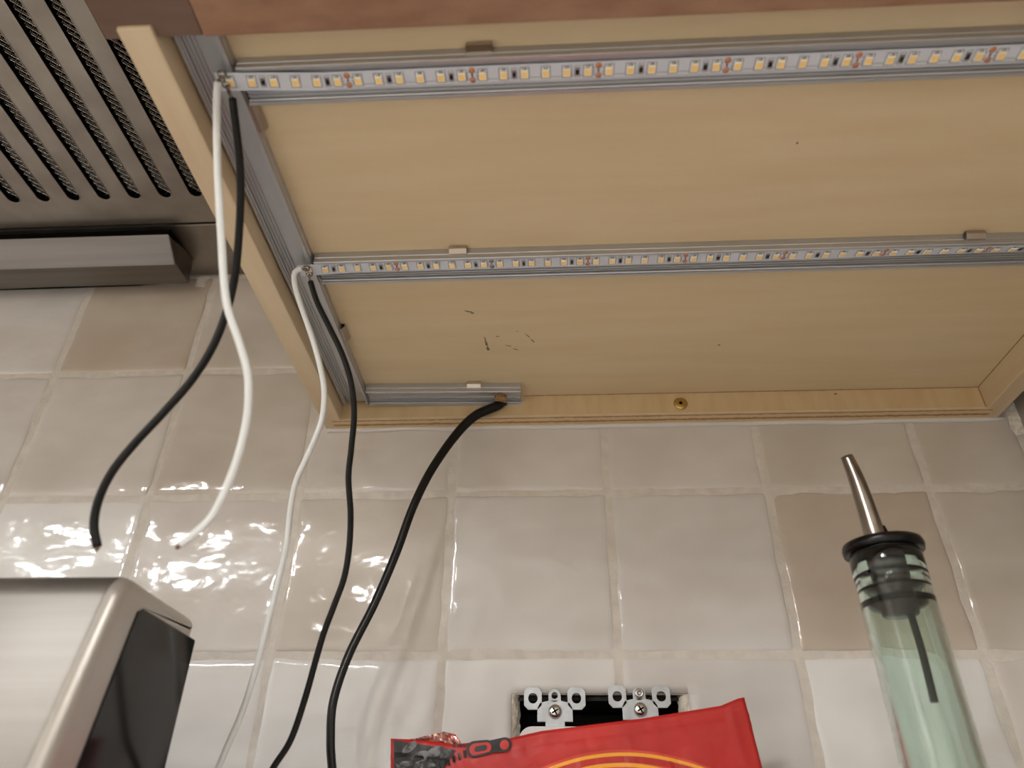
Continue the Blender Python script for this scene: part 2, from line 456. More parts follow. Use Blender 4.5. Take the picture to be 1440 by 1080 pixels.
for k, (px, py, w_, h_, a) in enumerate([(659, 438, 5.0, 1.1, .3), (664, 440, 2.2, 1.4, .2), (684, 483, 1.5, 6.5, -.12), (686, 490, 2.0, 4.0, -.1),
                                         (682, 476, 0.8, 4.0, -.2), (700, 473, 2.4, .7, .1), (714, 486, 4.5, .7, .35), (725, 491, 4.0, .7, .4),
                                         (742, 472, .8, 5.0, -.6), (749, 479, .9, 4.0, -.5), (727, 466, 2.0, .5, -.1), (1121, 201, 1.2, 1.2, 0), (1011, 485, 1.6, 1.2, 0)]):
    blotch(px, py, w_, h_, a, Z0, pan, sd=k*3.1)
blotch(1175, 554, 2.0, .8, 0, ('y', -12.0), rail, 'nail_hole', 'black_gap', 4)
blotch(513, 564.5, 2.2, .9, 0, ('y', -12.0), rail, 'nail_hole', 'black_gap', 6)

# ================================================================== ALUMINIUM CHANNELS
CW, CH = 17.5, 7.0
def chan_profile():
    p = [(0, 0), (CW, 0), (CW, -3.6), (CW-.45, -3.9), (CW-.1, -4.3), (CW-.1, -6.7), (CW-.4, -CH), (CW-1.7, -CH), (CW-1.7, -5.9), (CW-2.2, -5.6), (CW-2.2, -4.0)]
    a = CW-3.2
    for g in range(3):
        p += [(a, -4.0), (a, -5.0), (a-.5, -5.0), (a-.5, -4.0)]; a -= 1.7
    p += [(2.2, -4.0), (2.2, -5.6), (1.7, -5.9), (1.7, -CH), (.4, -CH), (.1, -6.7), (.1, -4.3), (.45, -3.9), (0, -3.6)]
    return p
def clip_profile(side):
    # thin spring steel arm outside the wall; side -1 = low side, +1 = high side
    o = [(0.3, -0.05), (-2.2, -0.25), (-2.9, -1.0), (-2.6, -2.6), (-1.0, -4.6), (0.35, -4.7), (0.35, -4.2), (-0.8, -4.05), (-2.05, -2.4), (-2.3, -1.1), (-1.9, -0.7), (0.3, -0.5)]
    return o if side < 0 else [(CW-a, z) for a, z in o]
def channel(name, axis, a0, a1, off, label, clips, rot=0.0, sides=(-1, 1), flip=False):
    mid = (a0+a1)/2
    org = (mid, off+CW/2, 0) if axis == 'x' else (off+CW/2, mid, 0)
    t = thing(name, org, label, 'light channel', 'aluminium LED channels under the cabinet')
    pr_ = [(off+(CW-a if flip else a), z) for a, z in chan_profile()]
    MB().prism(pr_, axis, a0, a1).build('channel_body', 'aluminium', t, org, bevel=.14)
    for (c0, c1) in clips:
        o3 = ((c0+c1)/2, off, 0) if axis == 'x' else (off+CW, (c0+c1)/2, 0)
        mb = MB()
        for s_ in sides:
            mb.prism([(off+a, z) for a, z in clip_profile(s_)], axis, c0, c1)
        mb.build('mounting_clip', 'clip_steel', t, o3)
    t.rotation_euler.z = rot
    return t
channel('light_channel', 'x', -4.2, 397, -267.5, 'long aluminium channel next to the brown front frame, holding an LED strip', [(87, 97.2), (300, 310)])
channel('light_channel', 'x', -4.2, 397, -156.2, 'long aluminium channel across the middle of the panel, holding an LED strip', [(66.6, 75.6), (325.5, 334.8)])
channel('light_channel', 'x', -4.6, 98.0, -29.8, 'short empty aluminium channel with black cable at its end', [(62.5, 71.5)], rot=0.028)
channel('light_channel', 'y', -284.8, -15.5, -23.0, 'empty aluminium channel running front to back along the birch side panel', [(-249.5, -235.3), (-96.2, -83.6)], flip=True)
# black plastic insert ends seen beside the side channel
# ================================================================== LED STRIPS
def led_mesh():
    mb = MB()
    z = -0.02
    def ring(x0, x1, y0, y1, t, m):
        mb.box((x0, y0, z-.04), (x1, y0+t, z), m); mb.box((x0, y1-t, z-.04), (x1, y1, z), m)
        mb.box((x0, y0, z-.04), (x0+t, y1, z), m); mb.box((x1-t, y0, z-.04), (x1, y1, z), m)
    ring(-1.95, 1.95, -2.8, 2.6, 0.22, 0)
    mb.box((-1.4, -1.75, -0.75), (1.4, 1.75, 0), 1)
    mb.box((-1.2, -1.05, -0.80), (1.2, 1.55, -0.7), 2)
    mb.lathe([(0.8, 0), (0.8, -.25), (0.01, -.35)], (0, -2.0, 0), 10, 3)
    mb.box((-0.7, 1.85, -.2), (0.7, 2.1, 0), 4)
    return mb
def res_mesh():
    mb = MB(); z = -0.02
    for a, b in (((-1.1, -2.6, z-.04), (1.1, -2.45, z)), ((-1.1, 2.35, z-.04), (1.1, 2.5, z)), ((-1.1, -2.6, z-.04), (-.95, 2.5, z)), ((.95, -2.6, z-.04), (1.1, 2.5, z))):
        mb.box(a, b, 0)
    mb.box((-.7, -.9, -.5), (.7, 1.1, 0), 1)
    mb.box((-.7, -1.7, -.45), (.7, -.9, 0), 2); mb.box((-.7, 1.1, -.45), (.7, 1.7, 0), 2)
    return mb
def pad_mesh():
    mb = MB()
    for y in (-2.2, 2.0):
        mb.lathe([(1.35, 0), (1.35, -.06), (0.01, -.08)], (0, y, 0), 14, 0)
    mb.box((-.3, -.7, -.07), (.3, .5, 0), 1)
    for s_ in (-1, 1):
        for y in (-1.2, .4, 1.6): mb.box((s_*1.9-.1, y-.4, -.07), (s_*1.9+.1, y+.3, 0), 1)
    return mb
protos = {}
def led_strip(xs, yc, path, x_end, label, soldered=(), blobs=()):
    """path(x) -> (y, z, tilt) of the strip centre line"""
    t = thing('led_strip', (180, yc, -2), label, 'LED strip', 'LED strips under the cabinet')
    mb = MB(); xsn = [x for x in np.arange(-12.5, x_end+.1, 3.0)]
    for x in xsn:
        y, z, tl = path(x); c, s_ = math.cos(tl), math.sin(tl)
        for (a, h) in ((-4, 0), (4, 0), (4, .25), (-4, .25)):
            mb.v.append((x, y+a*c-h*s_, z+a*s_+h*c))
    for i in range(len(xsn)-1):
        for k in range(4):
            k2 = (k+1) % 4; mb.face((i*4+k, i*4+k2, i*4+4+k2, i*4+4+k))
    mb.face((3, 2, 1, 0)); n = (len(xsn)-1)*4; mb.face((n, n+1, n+2, n+3))
    mb.build('tape', 'strip_white', t, (180, yc, -2))
    def put(key, builder, mats, x):
        y, z, tl = path(x)
        if key not in protos:
            o = builder().build(key, mats, t, (0, 0, 0)); protos[key] = o.data
        else:
            o = bpy.data.objects.new(key, protos[key]); col.objects.link(o); o.parent = t
        o.location = ((x-180)*MM, (y-yc)*MM, (z-.02+2)*MM)
        y2, z2, _ = path(x+1)
        o.rotation_euler = (tl, -(math.atan(z2-z)), math.atan(y2-y))
    k = -1
    while xs+50*k < x_end:
        b = xs+50*k
        for d in (4.17, 12.5, 20.83, 29.17, 37.5, 45.83):
            if -9 < b+d < x_end-2: put('led_chip', led_mesh, ['outline_grey', 'led_body', 'led_phosphor', 'solder', 'resistor'], b+d)
        for d in (16.67, 41.67):
            if -9 < b+d < x_end-2: put('resistor', res_mesh, ['outline_grey', 'resistor', 'solder'], b+d)
        if -9 < b < x_end-2:
            if k in soldered: put('solder_pad', pad_mesh, ['solder', 'outline_grey'], b)
            else: put('copper_pad', pad_mesh, ['copper', 'resistor'], b)
        k += 1
    # soldered wire ends
    for (px, py) in blobs:
        c = tuple(at(px, py, 'z', -9.0)); mb = MB()
        mb.lathe([(1.9, 0.6), (1.8, -.3), (1.1, -1.1), (0.01, -1.4)], c, 12, 0)
        mb.build('solder_joint', 'solder', t, c)
    return t
def sm(x, a, b):
    u = min(max((x-a)/(b-a), 0), 1); return u*u*(3-2*u)
def path1(x):
    lift = 1-sm(x, -14, 34)
    return (-258.7 - 4.0*lift + 0.25*sm(x, 100, 300), -4.9 - 3.7*lift, 0.0)
def path2(x):
    lift = 1-sm(x, -14, 14); curl = sm(x, 180, 370)
    return (-149.2 - 2.6*lift - 1.2*curl, -4.9 - 3.6*lift - .9*curl, 0.38*curl)
led_strip(38.44, -258.7, path1, 392, 'LED strip with yellow chips in the channel next to the brown front frame', (), ((312, 105), (318, 119)))
led_strip(38.07, -149.2, path2, 392, 'LED strip with yellow chips in the channel across the middle of the panel', (1,), ((431, 378), (435, 386)))

# ================================================================== WIRES
def wire(name, pix, depths, rad, m, label, cat, group, tip=True, start=None):
    n = len(pix)
    cum = [0]
    for a, b in zip(pix, pix[1:]): cum.append(cum[-1]+math.hypot(a[0]-b[0], a[1]-b[1]))
    tot = cum[-1]; pts = []
    for (p, c) in zip(pix, cum):
        f = c/tot; d = np.interp(f, [q[0] for q in depths], [q[1] for q in depths])
        pts.append(atd(p[0], p[1], d))
    if start is not None: pts[0] = np.array(start)
    pts = spline(pts, 8)
    org = tuple(pts[0])
    t = thing(name, org, label, cat, group)
    MB().tube(pts, rad, 14).build('insulation', m, t, org)
    # bare strands at the soldered end
    d = (pts[0]-pts[1]).normalized()
    return t, pts
def bare(t, a, b, r0, m='solder'):
    MB().tube(spline([a, (Vector(a)+Vector(b))/2+Vector((0, 0, -.4)), b], 5), r0, 10).build('bare_end', m, t, tuple(a))
G1 = 'supply wires soldered to the LED strips'
t, p = wire('wire', [(306, 117), (305, 138), (305, 180), (306, 230), (308, 280), (311, 330), (315, 395), (321, 436), (336, 480), (348, 525), (349, 570), (342, 615), (327, 665), (302, 720), (277, 748), (253, 766)],
            [(0, 287), (.5, 268), (1, 250)], 1.45, 'wire_white', 'white wire hanging from the front LED strip, loose end curving in the air', 'wire', G1)
bare(t, p[0], tuple(at(312, 106, 'z', -9.6)), .8); e = p[-1]; bare(t, e, e+(p[-1]-p[-2]).normalized()*1.2, .8, 'copper_tip')
t, p = wire('wire', [(327, 139), (332, 180), (337, 225), (338.5, 270), (336, 330), (330, 390), (318, 440), (299, 488), (270, 534), (232, 578), (190, 623), (158, 663), (139, 702), (132, 738), (137, 769)],
            [(0, 288), (.4, 286), (1, 256)], 1.5, 'wire_black', 'black wire hanging from the front LED strip, loose end curving in the air', 'wire', G1)
bare(t, p[0], tuple(at(319, 120, 'z', -9.6)), .8); e = p[-1]; bare(t, e, e+(p[-1]-p[-2]).normalized()*1.2, .8, 'copper_tip')
t, p = wire('wire', [(424, 378), (418, 380), (414, 386), (415, 402), (424, 432), (438, 472), (449, 510), (456, 550), (452, 592), (435, 635), (416, 678), (408, 720), (403, 765), (390, 822), (375, 882), (360, 940), (340, 1002), (316, 1058), (295, 1110), (270, 1170)],
            [(0, 372), (1, 312)], 1.4, 'wire_white', 'thin white wire hanging from the middle LED strip, running down beside the steel box', 'wire', G1)
bare(t, p[0], tuple(at(431, 378, 'z', -9.4)), .7)
t, p = wire('wire', [(436.5, 396), (446, 425), (463, 460), (482, 500), (494, 540), (498, 582), (494, 630), (490, 672), (493, 722), (491, 770), (484, 812), (470, 851), (455, 891), (443, 932), (429, 982), (409, 1040), (384, 1080), (350, 1140)],
            [(0, 370), (1, 312)], 1.45, 'wire_black', 'thin black wire hanging from the middle LED strip, running down beside the thick cable', 'wire', G1)
bare(t, p[0], tuple(at(435, 386, 'z', -9.4)), .7)

# thick flat cable out of a drilled hole at the end of the short channel
org = (84.3, -16, -4)
cb = thing('power_cable', org, 'thick black twin cable coming out of the hole in the short channel', 'cable')
cpts = [(85, -15.0, -1), (84.5, -15.3, -6.0), (81.5, -16.5, -10.5)]
for (px, py, y) in [(668, 585, -20), (640, 613, -22), (606, 662, -25), (580, 715, -27), (557, 778, -29), (526, 850, -31), (491, 920, -33), (469, 985, -34), (465, 1040, -34), (468, 1090, -33), (478, 1180, -30)]:
    cpts.append(tuple(at(px, py, 'y', y)))
cpts = spline(cpts, 8); N = len(cpts)
mb = MB()
mb.tube(cpts, [3.3-0.55*sm(i/N, .15, .45) for i in range(N)], 18, oval=.8, twist=[2.2*i/N for i in range(N)])
mb.build('cable_sheath', 'cable_black', cb, org)
mb = MB()                                   # frayed jacket end at the hole
mb.tube([(79.5, -15.6, -8.6), (84, -15.0, -8.0), (88.2, -14.6, -7.4)], [1.6, 2.2, 1.2], 10)
mb.build('jacket_flap', 'cable_black', cb, org)
mb = MB().lathe([(4.2, -1.2), (4.2, -7.6), (2.6, -8.0), (0.01, -8.2)], (84.3, -17.6, 0), 20, 0)
tag(mb.build('wood_plug', 'hole_wood', None, (84.3, -17.6, 0)), 'rough brown drilled wood plug in the short channel around the cable', 'wood plug')

# ================================================================== RANGE HOOD
hood = thing('range_hood', (-420, -250, 128), 'brushed steel range hood with slotted mesh filter beside the birch cabinet', 'range hood')
HZ = 128.0; FB = -57.0
SLX = [-129.6-22.2*k for k in range(8)]+[-107.4, -85.2, -63.0]
SLX.sort()
mb = MB(); mw = MB(); rim = MB()
hw = 4.6; y1, y0 = -82.5, -430.0
PT = 22.2
for xc in SLX:
    for sx in (-1, 1):
        arc1 = [(xc+sx*hw*math.sin(a), y1-hw+hw*math.cos(a)) for a in [math.pi/2*k/6 for k in range(7)]]
        arc2 = [(xc+sx*hw*math.cos(a), y0+hw-hw*math.sin(a)) for a in [math.pi/2*k/6 for k in range(7)]]
        pts = [(xc+sx*PT/2, FB-1.2), (xc, FB-1.2)]+arc1+arc2+[(xc, -450), (xc+sx*PT/2, -450)]
        mb.poly([(x, y, HZ) for x, y in pts])
        line = arc1+arc2
        for (a, b) in zip(line, line[1:]):
            n = len(mw.v); mw.v += [(a[0], a[1], HZ), (b[0], b[1], HZ), (b[0], b[1], HZ+4.5), (a[0], a[1], HZ+4.5)]
            mw.face((n, n+1, n+2, n+3), 0, True)
    loop = []
    for k in range(13):
        a = math.pi*k/12; loop.append((xc+hw*math.cos(a), y1-hw+hw*math.sin(a), HZ-.1))
    loop = [(xc+hw, y0+hw, HZ-.1)]+loop+[(xc-hw, y0+hw, HZ-.1)]
    rim.tube(loop, .35, 6)
xl, xr = SLX[0]-PT/2, SLX[-1]+PT/2
mb.box((xl-40, -450, HZ-.02), (xl, FB-1.2, HZ+1)); mb.box((xr, -450, HZ-.02), (-46, FB-1.2, HZ+1))
ft = mb.build('filter_plate', 'hood_steel', hood, (-200, -250, HZ))
mw.build('slot_flange', 'filter_dark', ft, (-200, -250, HZ), fix=False)
rim.build('slot_rim', 'hood_steel', ft, (-200, -250, HZ))
# expanded metal mesh in the slots: crossed wires clipped to each slot
mm = MB()
def seg_wire(a, b, r=.17):
    a, b = Vector(a), Vector(b); d = (b-a).normalized(); s_ = d.cross(Vector((0, 0, 1)))*r; u_ = Vector((0, 0, r))
    n = len(mm.v)
    for p in (a, b):
        mm.v += [tuple(p+s_), tuple(p+u_), tuple(p-s_), tuple(p-u_)]
    for k in range(4):
        k2 = (k+1) % 4; mm.face((n+k, n+k2, n+4+k2, n+4+k))
for xc in SLX:
    for lay, (zz, off) in enumerate(((HZ+4.2, 0.0), (HZ+6.5, 1.1))):
        for s_ in (-1, 1):
            y = y0+off
            while y < y1:
                # wavy diagonal strand across the slot
                slope = 0.95*s_
                a = (xc-hw-1.5, y-slope*(hw+1.5), zz+.3*s_); b = (xc+hw+1.5, y+slope*(hw+1.5), zz-.3*s_)
                seg_wire(a, b, .24 if lay == 0 else .12)
                y += 5.0
mo = mm.build('filter_mesh', 'mesh_wire', hood, (-200, -250, HZ+5), fix=False); mo['kind'] = 'stuff'
MB().box((xl, -450, HZ+9), (xr, FB, HZ+11)).build('filter_back', 'filter_dark', hood, (-200, -250, HZ+10))
# rear strip with a bright lip along the filter, and the body box above
MB().box((-800, FB, HZ-.2), (-46, -1.5, HZ+1.5)).build('rear_panel', 'hood_steel', hood, (-400, -30, HZ))
MB().box((-800, FB, HZ-1.0), (-46, FB+1.2, HZ+.5)).build('panel_lip', 'box_rim', hood, (-400, FB, HZ))
MB().box((-800, FB-1.3, HZ+.6), (-46, FB-.1, HZ+3)).build('seam_gap', 'black_gap', hood, (-400, FB, HZ))
b = MB()
b.box((-800, -500, HZ), (-798, -1, HZ+160)); b.box((-48, -500, HZ+1), (-46, -1, HZ+160)); b.box((-800, -500, HZ-1), (-46, -450, HZ+160))
b.box((-800, -500, HZ+158), (-46, -1, HZ+160)); b.box((-800, -450, HZ), (xl-40, FB, HZ+1.5))
b.build('hood_body', 'hood_steel', hood, (-400, -250, HZ))
# grease tray: folded sheet hanging below the rear strip
AX = float(at(237, 329, 'z', 119)[0])
TR = [tuple(at(px, py, 'x', AX)[1:]) for px, py in ((237, 329), (246, 372), (266, 399), (268, 388))]
prof = [TR[0], TR[1], TR[2], TR[3], (TR[3][0]-2, HZ-.3), (TR[3][0]-16, HZ-.3), (TR[0][0]+6, TR[0][1]+1)]
tray = MB().prism(prof, 'x', -640, AX).build('grease_tray', 'tray_steel', hood, (-400, -40, 115), bevel=.8)
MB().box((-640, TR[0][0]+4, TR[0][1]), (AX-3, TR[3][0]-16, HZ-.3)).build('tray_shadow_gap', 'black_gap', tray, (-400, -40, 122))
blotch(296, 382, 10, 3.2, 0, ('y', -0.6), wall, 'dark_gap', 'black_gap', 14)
blotch(60, 405.5, 190, 2.0, .01, ('y', -0.9), wall, 'dark_gap', 'black_gap', 31)  # long black strip on the wall, painted shade below the hood tray

# ================================================================== STEEL BOX (countertop appliance)
bx = thing('countertop_appliance', (-100, -180, COUNTER), 'brushed steel countertop box with rounded corners and a glossy black side panel', 'appliance')
XS = -36.0; ZT = -180.0; YB = -122.0
def shell_profile(inset=0.0):
    sl = 11.7/55.0
    yf = lambda z: -186.5-(-189.0-z)*sl     # sloping front
    r = 12.0; pts = []
    cz = ZT-r; cy = yf(cz)+r
    for k in range(9):
        a = math.pi-(math.pi/2)*k/8
        pts.append((cy+r*math.cos(a), cz+r*math.sin(a)))
    pts = [(yf(COUNTER), COUNTER)]+pts+[(YB-3, ZT), (YB, ZT-2), (YB, COUNTER)]
    return pts
prof = shell_profile()
mb = MB(); k = len(prof)
cy = sum(p[0] for p in prof)/k; 
def inset_prof(d):
    out = []
    for i in range(k):
        p0, p1, p2 = Vector(prof[i-1]), Vector(prof[i]), Vector(prof[(i+1) % k])
        n1 = (p1-p0).normalized(); n2 = (p2-p1).normalized()
        n1 = Vector((n1.y, -n1.x)); n2 = Vector((n2.y, -n2.x)); n = (n1+n2)
        n = n.normalized()*(1/max(.4, (n.normalized().dot(n1)))) if n.length > 1e-6 else n1
        out.append((p1.x+n.x*d, p1.y+n.y*d))
    return out
R = 6.0; rings = []
for j in range(7):
    a = math.pi/2*j/6; rings.append((XS-R+R*math.sin(a), inset_prof(R*(1-math.cos(a)))))
rings = [(-300, prof)]+rings
for x, pr_ in rings:
    mb.v += [(x, p[0], p[1]) for p in pr_]
for j in range(len(rings)-1):
    for i in range(k):
        i2 = (i+1) % k; mb.face((j*k+i, j*k+i2, (j+1)*k+i2, (j+1)*k+i), 1 if j > 1 else 0, True)
mb.face([i for i in range(k)][::-1]); mb.face([(len(rings)-1)*k+i for i in range(k)], 1)
mb.build('steel_shell', ['box_steel', 'box_edge'], bx, (-100, -180, COUNTER))
sp = [(-171.5, -191.0), (-168, -189.0), (YB+.5, -188.6), (YB+.8, -190), (YB+.8, COUNTER+2), (-171.5-.178*(-191-COUNTER), COUNTER+2)]
MB().prism(sp, 'x', XS-2, XS+.5).build('side_panel', 'gloss_black', bx, (XS, -150, COUNTER), bevel=.6)

# ================================================================== OUTLETS
ebx = MB(); ex0, ex1, ez0, ez1 = HX0+1, HX1-1, HZ0+1, HZ1-1.2
ebx.box((ex0, 50, ez0), (ex1, 52, ez1)); ebx.box((ex0, 4, ez0), (ex0+2, 50, ez1)); ebx.box((ex1-2, 4, ez0), (ex1, 50, ez1))
ebx.box((ex0, 4, ez1-2), (ex1, 50, ez1)); ebx.box((ex0, 4, ez0), (ex1, 50, ez0+2))
tag(ebx.build('electrical_box', 'electric_black', None, (140, 10, HZ0)), 'black electrical box set into the hole in the tiles', 'electrical box')
def outlet(cx, zt, side, label, rot=0):
    t = thing('power_outlet', (cx, 0, zt), label, 'power outlet', 'power outlets in the tile hole')
    y0, y1 = -3.0, -1.4
    def plate(pts, hole=None, name='mounting_strap'):
        return pts
    mb = MB()
    # flat plate outline with three holes: built from convex pieces around the holes
    def washer(px, pz, outer, rh):
        n = len(outer); m_ = len(mb.v)
        hol = []
        for (ox, oz) in outer:
            a = math.atan2(oz-pz, ox-px); hol.append((px+rh*math.cos(a), pz+rh*math.sin(a)))
        for y in (y0, y1):
            mb.v += [(x, y, z) for x, z in outer]; mb.v += [(x, y, z) for x, z in hol]
        for i in range(n):
            j = (i+1) % n
            mb.face((m_+i, m_+j, m_+n+j, m_+n+i)); mb.face((m_+2*n+i, m_+2*n+j, m_+3*n+j, m_+3*n+i))
            mb.face((m_+i, m_+j, m_+2*n+j, m_+2*n+i)); mb.face((m_+n+i, m_+n+j, m_+3*n+j, m_+3*n+i))
    def octo(px, pz, w_, h_, c):
        pts = []
        cor = [(-w_, h_-c), (-w_+c, h_), (w_-c, h_), (w_, h_-c), (w_, -h_+c), (w_-c, -h_), (-w_+c, -h_), (-w_, -h_+c)]
        for i in range(8):
            a, b = cor[i], cor[(i+1) % 8]
            for q in range(3): pts.append((px+a[0]+(b[0]-a[0])*q/3, pz+a[1]+(b[1]-a[1])*q/3))
        return pts
    for s_ in (-1, 1):
        washer(cx+s_*11.9, zt-6.0, octo(cx+s_*11.9, zt-6.0, 4.9, 5.8, 2.2), 2.6)
    circ = [(cx+3.4*math.cos(2*math.pi*q/20), zt-4.6+3.4*math.sin(2*math.pi*q/20)) for q in range(20)]
    washer(cx, zt-4.6, circ, 1.7)
    body = [(cx-8.0, zt-8.2), (cx-3.4, zt-7.2), (cx-3.4, zt-4.4), (cx-2.2, zt-7.0), (cx+2.2, zt-7.0), (cx+3.4, zt-4.4), (cx+3.4, zt-7.2), (cx+8.0, zt-8.2), (cx+9.6, zt-10.8), (cx+9.6, zt-17.8), (cx+5.2, zt-17.8), (cx+5.2, zt-30), (cx-5.2, zt-30), (cx-5.2, zt-17.8), (cx-9.6, zt-17.8), (cx-9.6, zt-10.8)]
    mb.prism([(x, z) for x, z in body], 'y', y0, y1)
    mb.build('mounting_strap', 'zinc', t, (cx, -2, zt), bevel=.15)
    s = MB(); c = (cx, y0, zt-12.8)
    s.lathe([(3.7, 0), (3.7, .6), (3.1, 1.5), (1.8, 1.9), (0.01, 2.0)], c, 24, 0, axis='y')
    so = s.build('strap_screw', 'screw_zinc', t, c)
    q = MB()
    for a in (.5, .5+math.pi/2):
        ca, sa = math.cos(a), math.sin(a); L, W = 1.9, .38
        q.poly([(c[0]+ca*L-sa*W, y0-2.06, c[2]+sa*L+ca*W), (c[0]-ca*L-sa*W, y0-2.06, c[2]-sa*L+ca*W), (c[0]-ca*L+sa*W, y0-2.06, c[2]-sa*L-ca*W), (c[0]+ca*L+sa*W, y0-2.06, c[2]+sa*L-ca*W)])
    q.build('screw_cross', 'black_gap', so, c)
    # white receptacle face with rounded top
    zb = zt-20.5; W = 19.5; r = 7; pts = []
    for k_ in range(7):
        a = math.pi-math.pi/2*k_/6; pts.append((cx-W+r+r*math.cos(a), zb-r+r*math.sin(a)))
    for k_ in range(7):
        a = math.pi/2-math.pi/2*k_/6; pts.append((cx+W-r+r*math.cos(a), zb-r+r*math.sin(a)))
    pts += [(cx+W, zb-66), (cx-W, zb-66)]
    MB().prism(pts, 'y', -6.5, 20).build('receptacle_face', 'white_plastic', t, (cx, -2, zb), bevel=.8)
    q = MB()
    for zz in (zb-7, zb-47):
        for dx, L in ((-6.3, 6), (6.3, 8)):
            q.box((cx+dx-1.1, -6.7, zz-L), (cx+dx+1.1, -6.4, zz+2))
    q.build('socket_slot', 'black_gap', t, (cx, -6.5, zb))
    t.rotation_euler.y = rot
    return t
def screwpost(t, cx, zt):
    mb = MB().lathe([(2.5, 0), (2.4, 2.2), (1.2, 2.4), (1.2, 1.0), (0.01, 1.0)], (cx, -3.0, zt), 18, 0, axis='y')
    mb.build('hex_screw', 'screw_zinc', t, (cx, -3, zt))
outlet(116.3, -184.6, 0, 'power outlet with bare zinc strap and open centre hole, nearer the torn bag end')
o2 = outlet(162.4, -183.6, 0, 'power outlet with zinc strap and a second small screw in its centre hole')
screwpost(o2, 162.4, -188.2)

# ================================================================== RED BAG
BY = -46.0
TL = at(550, 1038, 'y', BY); TRp = at(1046, 981, 'y', BY)
E1 = (TRp-TL); BW = float(np.linalg.norm(E1)); E1 = E1/BW; E2 = np.array([E1[2], 0, -E1[0]])   # E2 points down
BHT = float((TL[2]-COUNTER)/(-E2[2]))
bag = thing('coffee_bag', (TL[0]+BW/2, BY, COUNTER), 'glossy red foil coffee bag leaning in front of the power outlets', 'bag')
def dip(u): return float(np.interp(u, [0, .09, .18, .32, .42, .7, .93, .98, 1], [0.3, 2.6, 6.0, 6.4, 4.6, 4.2, 2.6, .3, 0]))
def st(px, py):
    p = at(px, py, 'y', BY-4)-TL; return float(p@E1), float(p@E2)
def bag_pt(s_, t_, side=-1, off=0.0):
    """front (side=-1) / back surface point at s across, t down in mm"""
    u = min(max(s_/BW, 0), 1); v = min(max(t_/BHT, 0), 1)
    prof = max(0.0, math.sin(math.pi*u))**0.55
    B = 1.0+34*sm(t_, 9, 190)*prof
    seam = 1 if .045 < u < .955 else 0
    y = BY+side*B
    wr = 0.0
    if side < 0:
        wr += 1.2*math.exp(-((t_-dip(u)-8.5)/1.3)**2)+0.9*math.exp(-((t_-dip(u)-11.8)/1.2)**2)      # zip ridges
        wr += 0.5*math.exp(-((u-.955)/.006)**2)
        a = sm(t_, 11, 40)*prof
        wr += a*(1.6*noise.noise(Vector((s_*.07, t_*.03, 2.2)))+.9*noise.noise(Vector((s_*.16+t_*.05, t_*.06, 8))))
        wr += .28*noise.noise(Vector((s_*.25, t_*.2, 4)))
    p = TL+E1*s_+E2*t_
    lean = 0.0
    z = max(p[2], COUNTER+.2)
    # square up towards the counter
    k_ = sm(t_, 60, BHT); z = z*(1-k_)+(TL[2]-(TL[2]-COUNTER)*v)*k_ if t_ > 60 else z
    return (p[0], y+side*wr-off*(1 if side < 0 else -1)+lean, max(z, COUNTER+.2))
nu, tl = 100, None
mb = MB()
us = [BW*i/nu for i in range(nu+1)]
tf = [0, .02, .04, .06, .08, .1, .12, .14, .16, .18, .2, .23, .26, .3, .35, .4, .45, .5, .6, .7, .8, .9, 1.0]
tf = sorted(set([.008*k_ for k_ in range(26)]+[.2+.04*k_ for k_ in range(21)]))
nt_ = len(tf)
for side in (-1, 1):
    for s_ in us:
        for f in tf:
            d = dip(s_/BW); t_ = d+(BHT-d)*f
            mb.v.append(bag_pt(s_, t_, side))
for sidx in range(2):
    o_ = sidx*(nu+1)*nt_
    for i in range(nu):
        for j in range(nt_-1):
            a = o_+i*nt_+j; mb.face((a, a+nt_, a+nt_+1, a+1), 0, True)
o_ = (nu+1)*nt_
for i in range(nu):
    a = i*nt_; mb.face((a, a+nt_, o_+a+nt_, o_+a)); a += nt_-1; mb.face((a, a+nt_, o_+a+nt_, o_+a))
for i in (0, nu):
    for j in range(nt_-1):
        a = i*nt_+j; mb.face((a, a+1, o_+a+1, o_+a))
mb.build('pouch', 'bag_red', bag, (TL[0]+BW/2, BY, COUNTER))
def decal(name, polys, m, off=.15, origin=None):
    mb = MB(); off += .15
    for pl in polys: mb.poly([bag_pt(s_, t_, -1, off) for s_, t_ in pl])
    o3 = bag_pt(*polys[0][0], -1, off)
    return mb.build(name, m, bag, o3, fix=False)
def band(fn, ss, w_):           # quads along a curve t=fn(s)
    n = max(1, int(math.ceil(w_/1.2))); out = []
    for k_ in range(n):
        o0, o1 = -w_/2+w_*k_/n, -w_/2+w_*(k_+1)/n
        out += [[(a, fn(a)+o0), (b, fn(b)+o0), (b, fn(b)+o1), (a, fn(a)+o1)] for a, b in zip(ss, ss[1:])]
    return out
cs, ctp = st(846, 1061)
curv = lambda dt, k_: (lambda s_: ctp+dt+k_*(s_-cs)**2)
decal('orange_print', band(curv(3.0, .0050), np.linspace(cs-60, cs+62, 60), 9.5), 'print_orange', .40)
decal('red_print', band(curv(2.4, .0052), np.linspace(cs-56, cs+56, 50), 2.6), 'bag_red', .56)
decal('arc_print', band(curv(0.2, .0050), np.linspace(cs-56, cs+56, 60), 1.5), 'print_yellow', .64)
decal('arc_print', band(curv(4.6, .0062), np.linspace(cs-52, cs+52, 60), 1.7), 'print_yellow', .64)
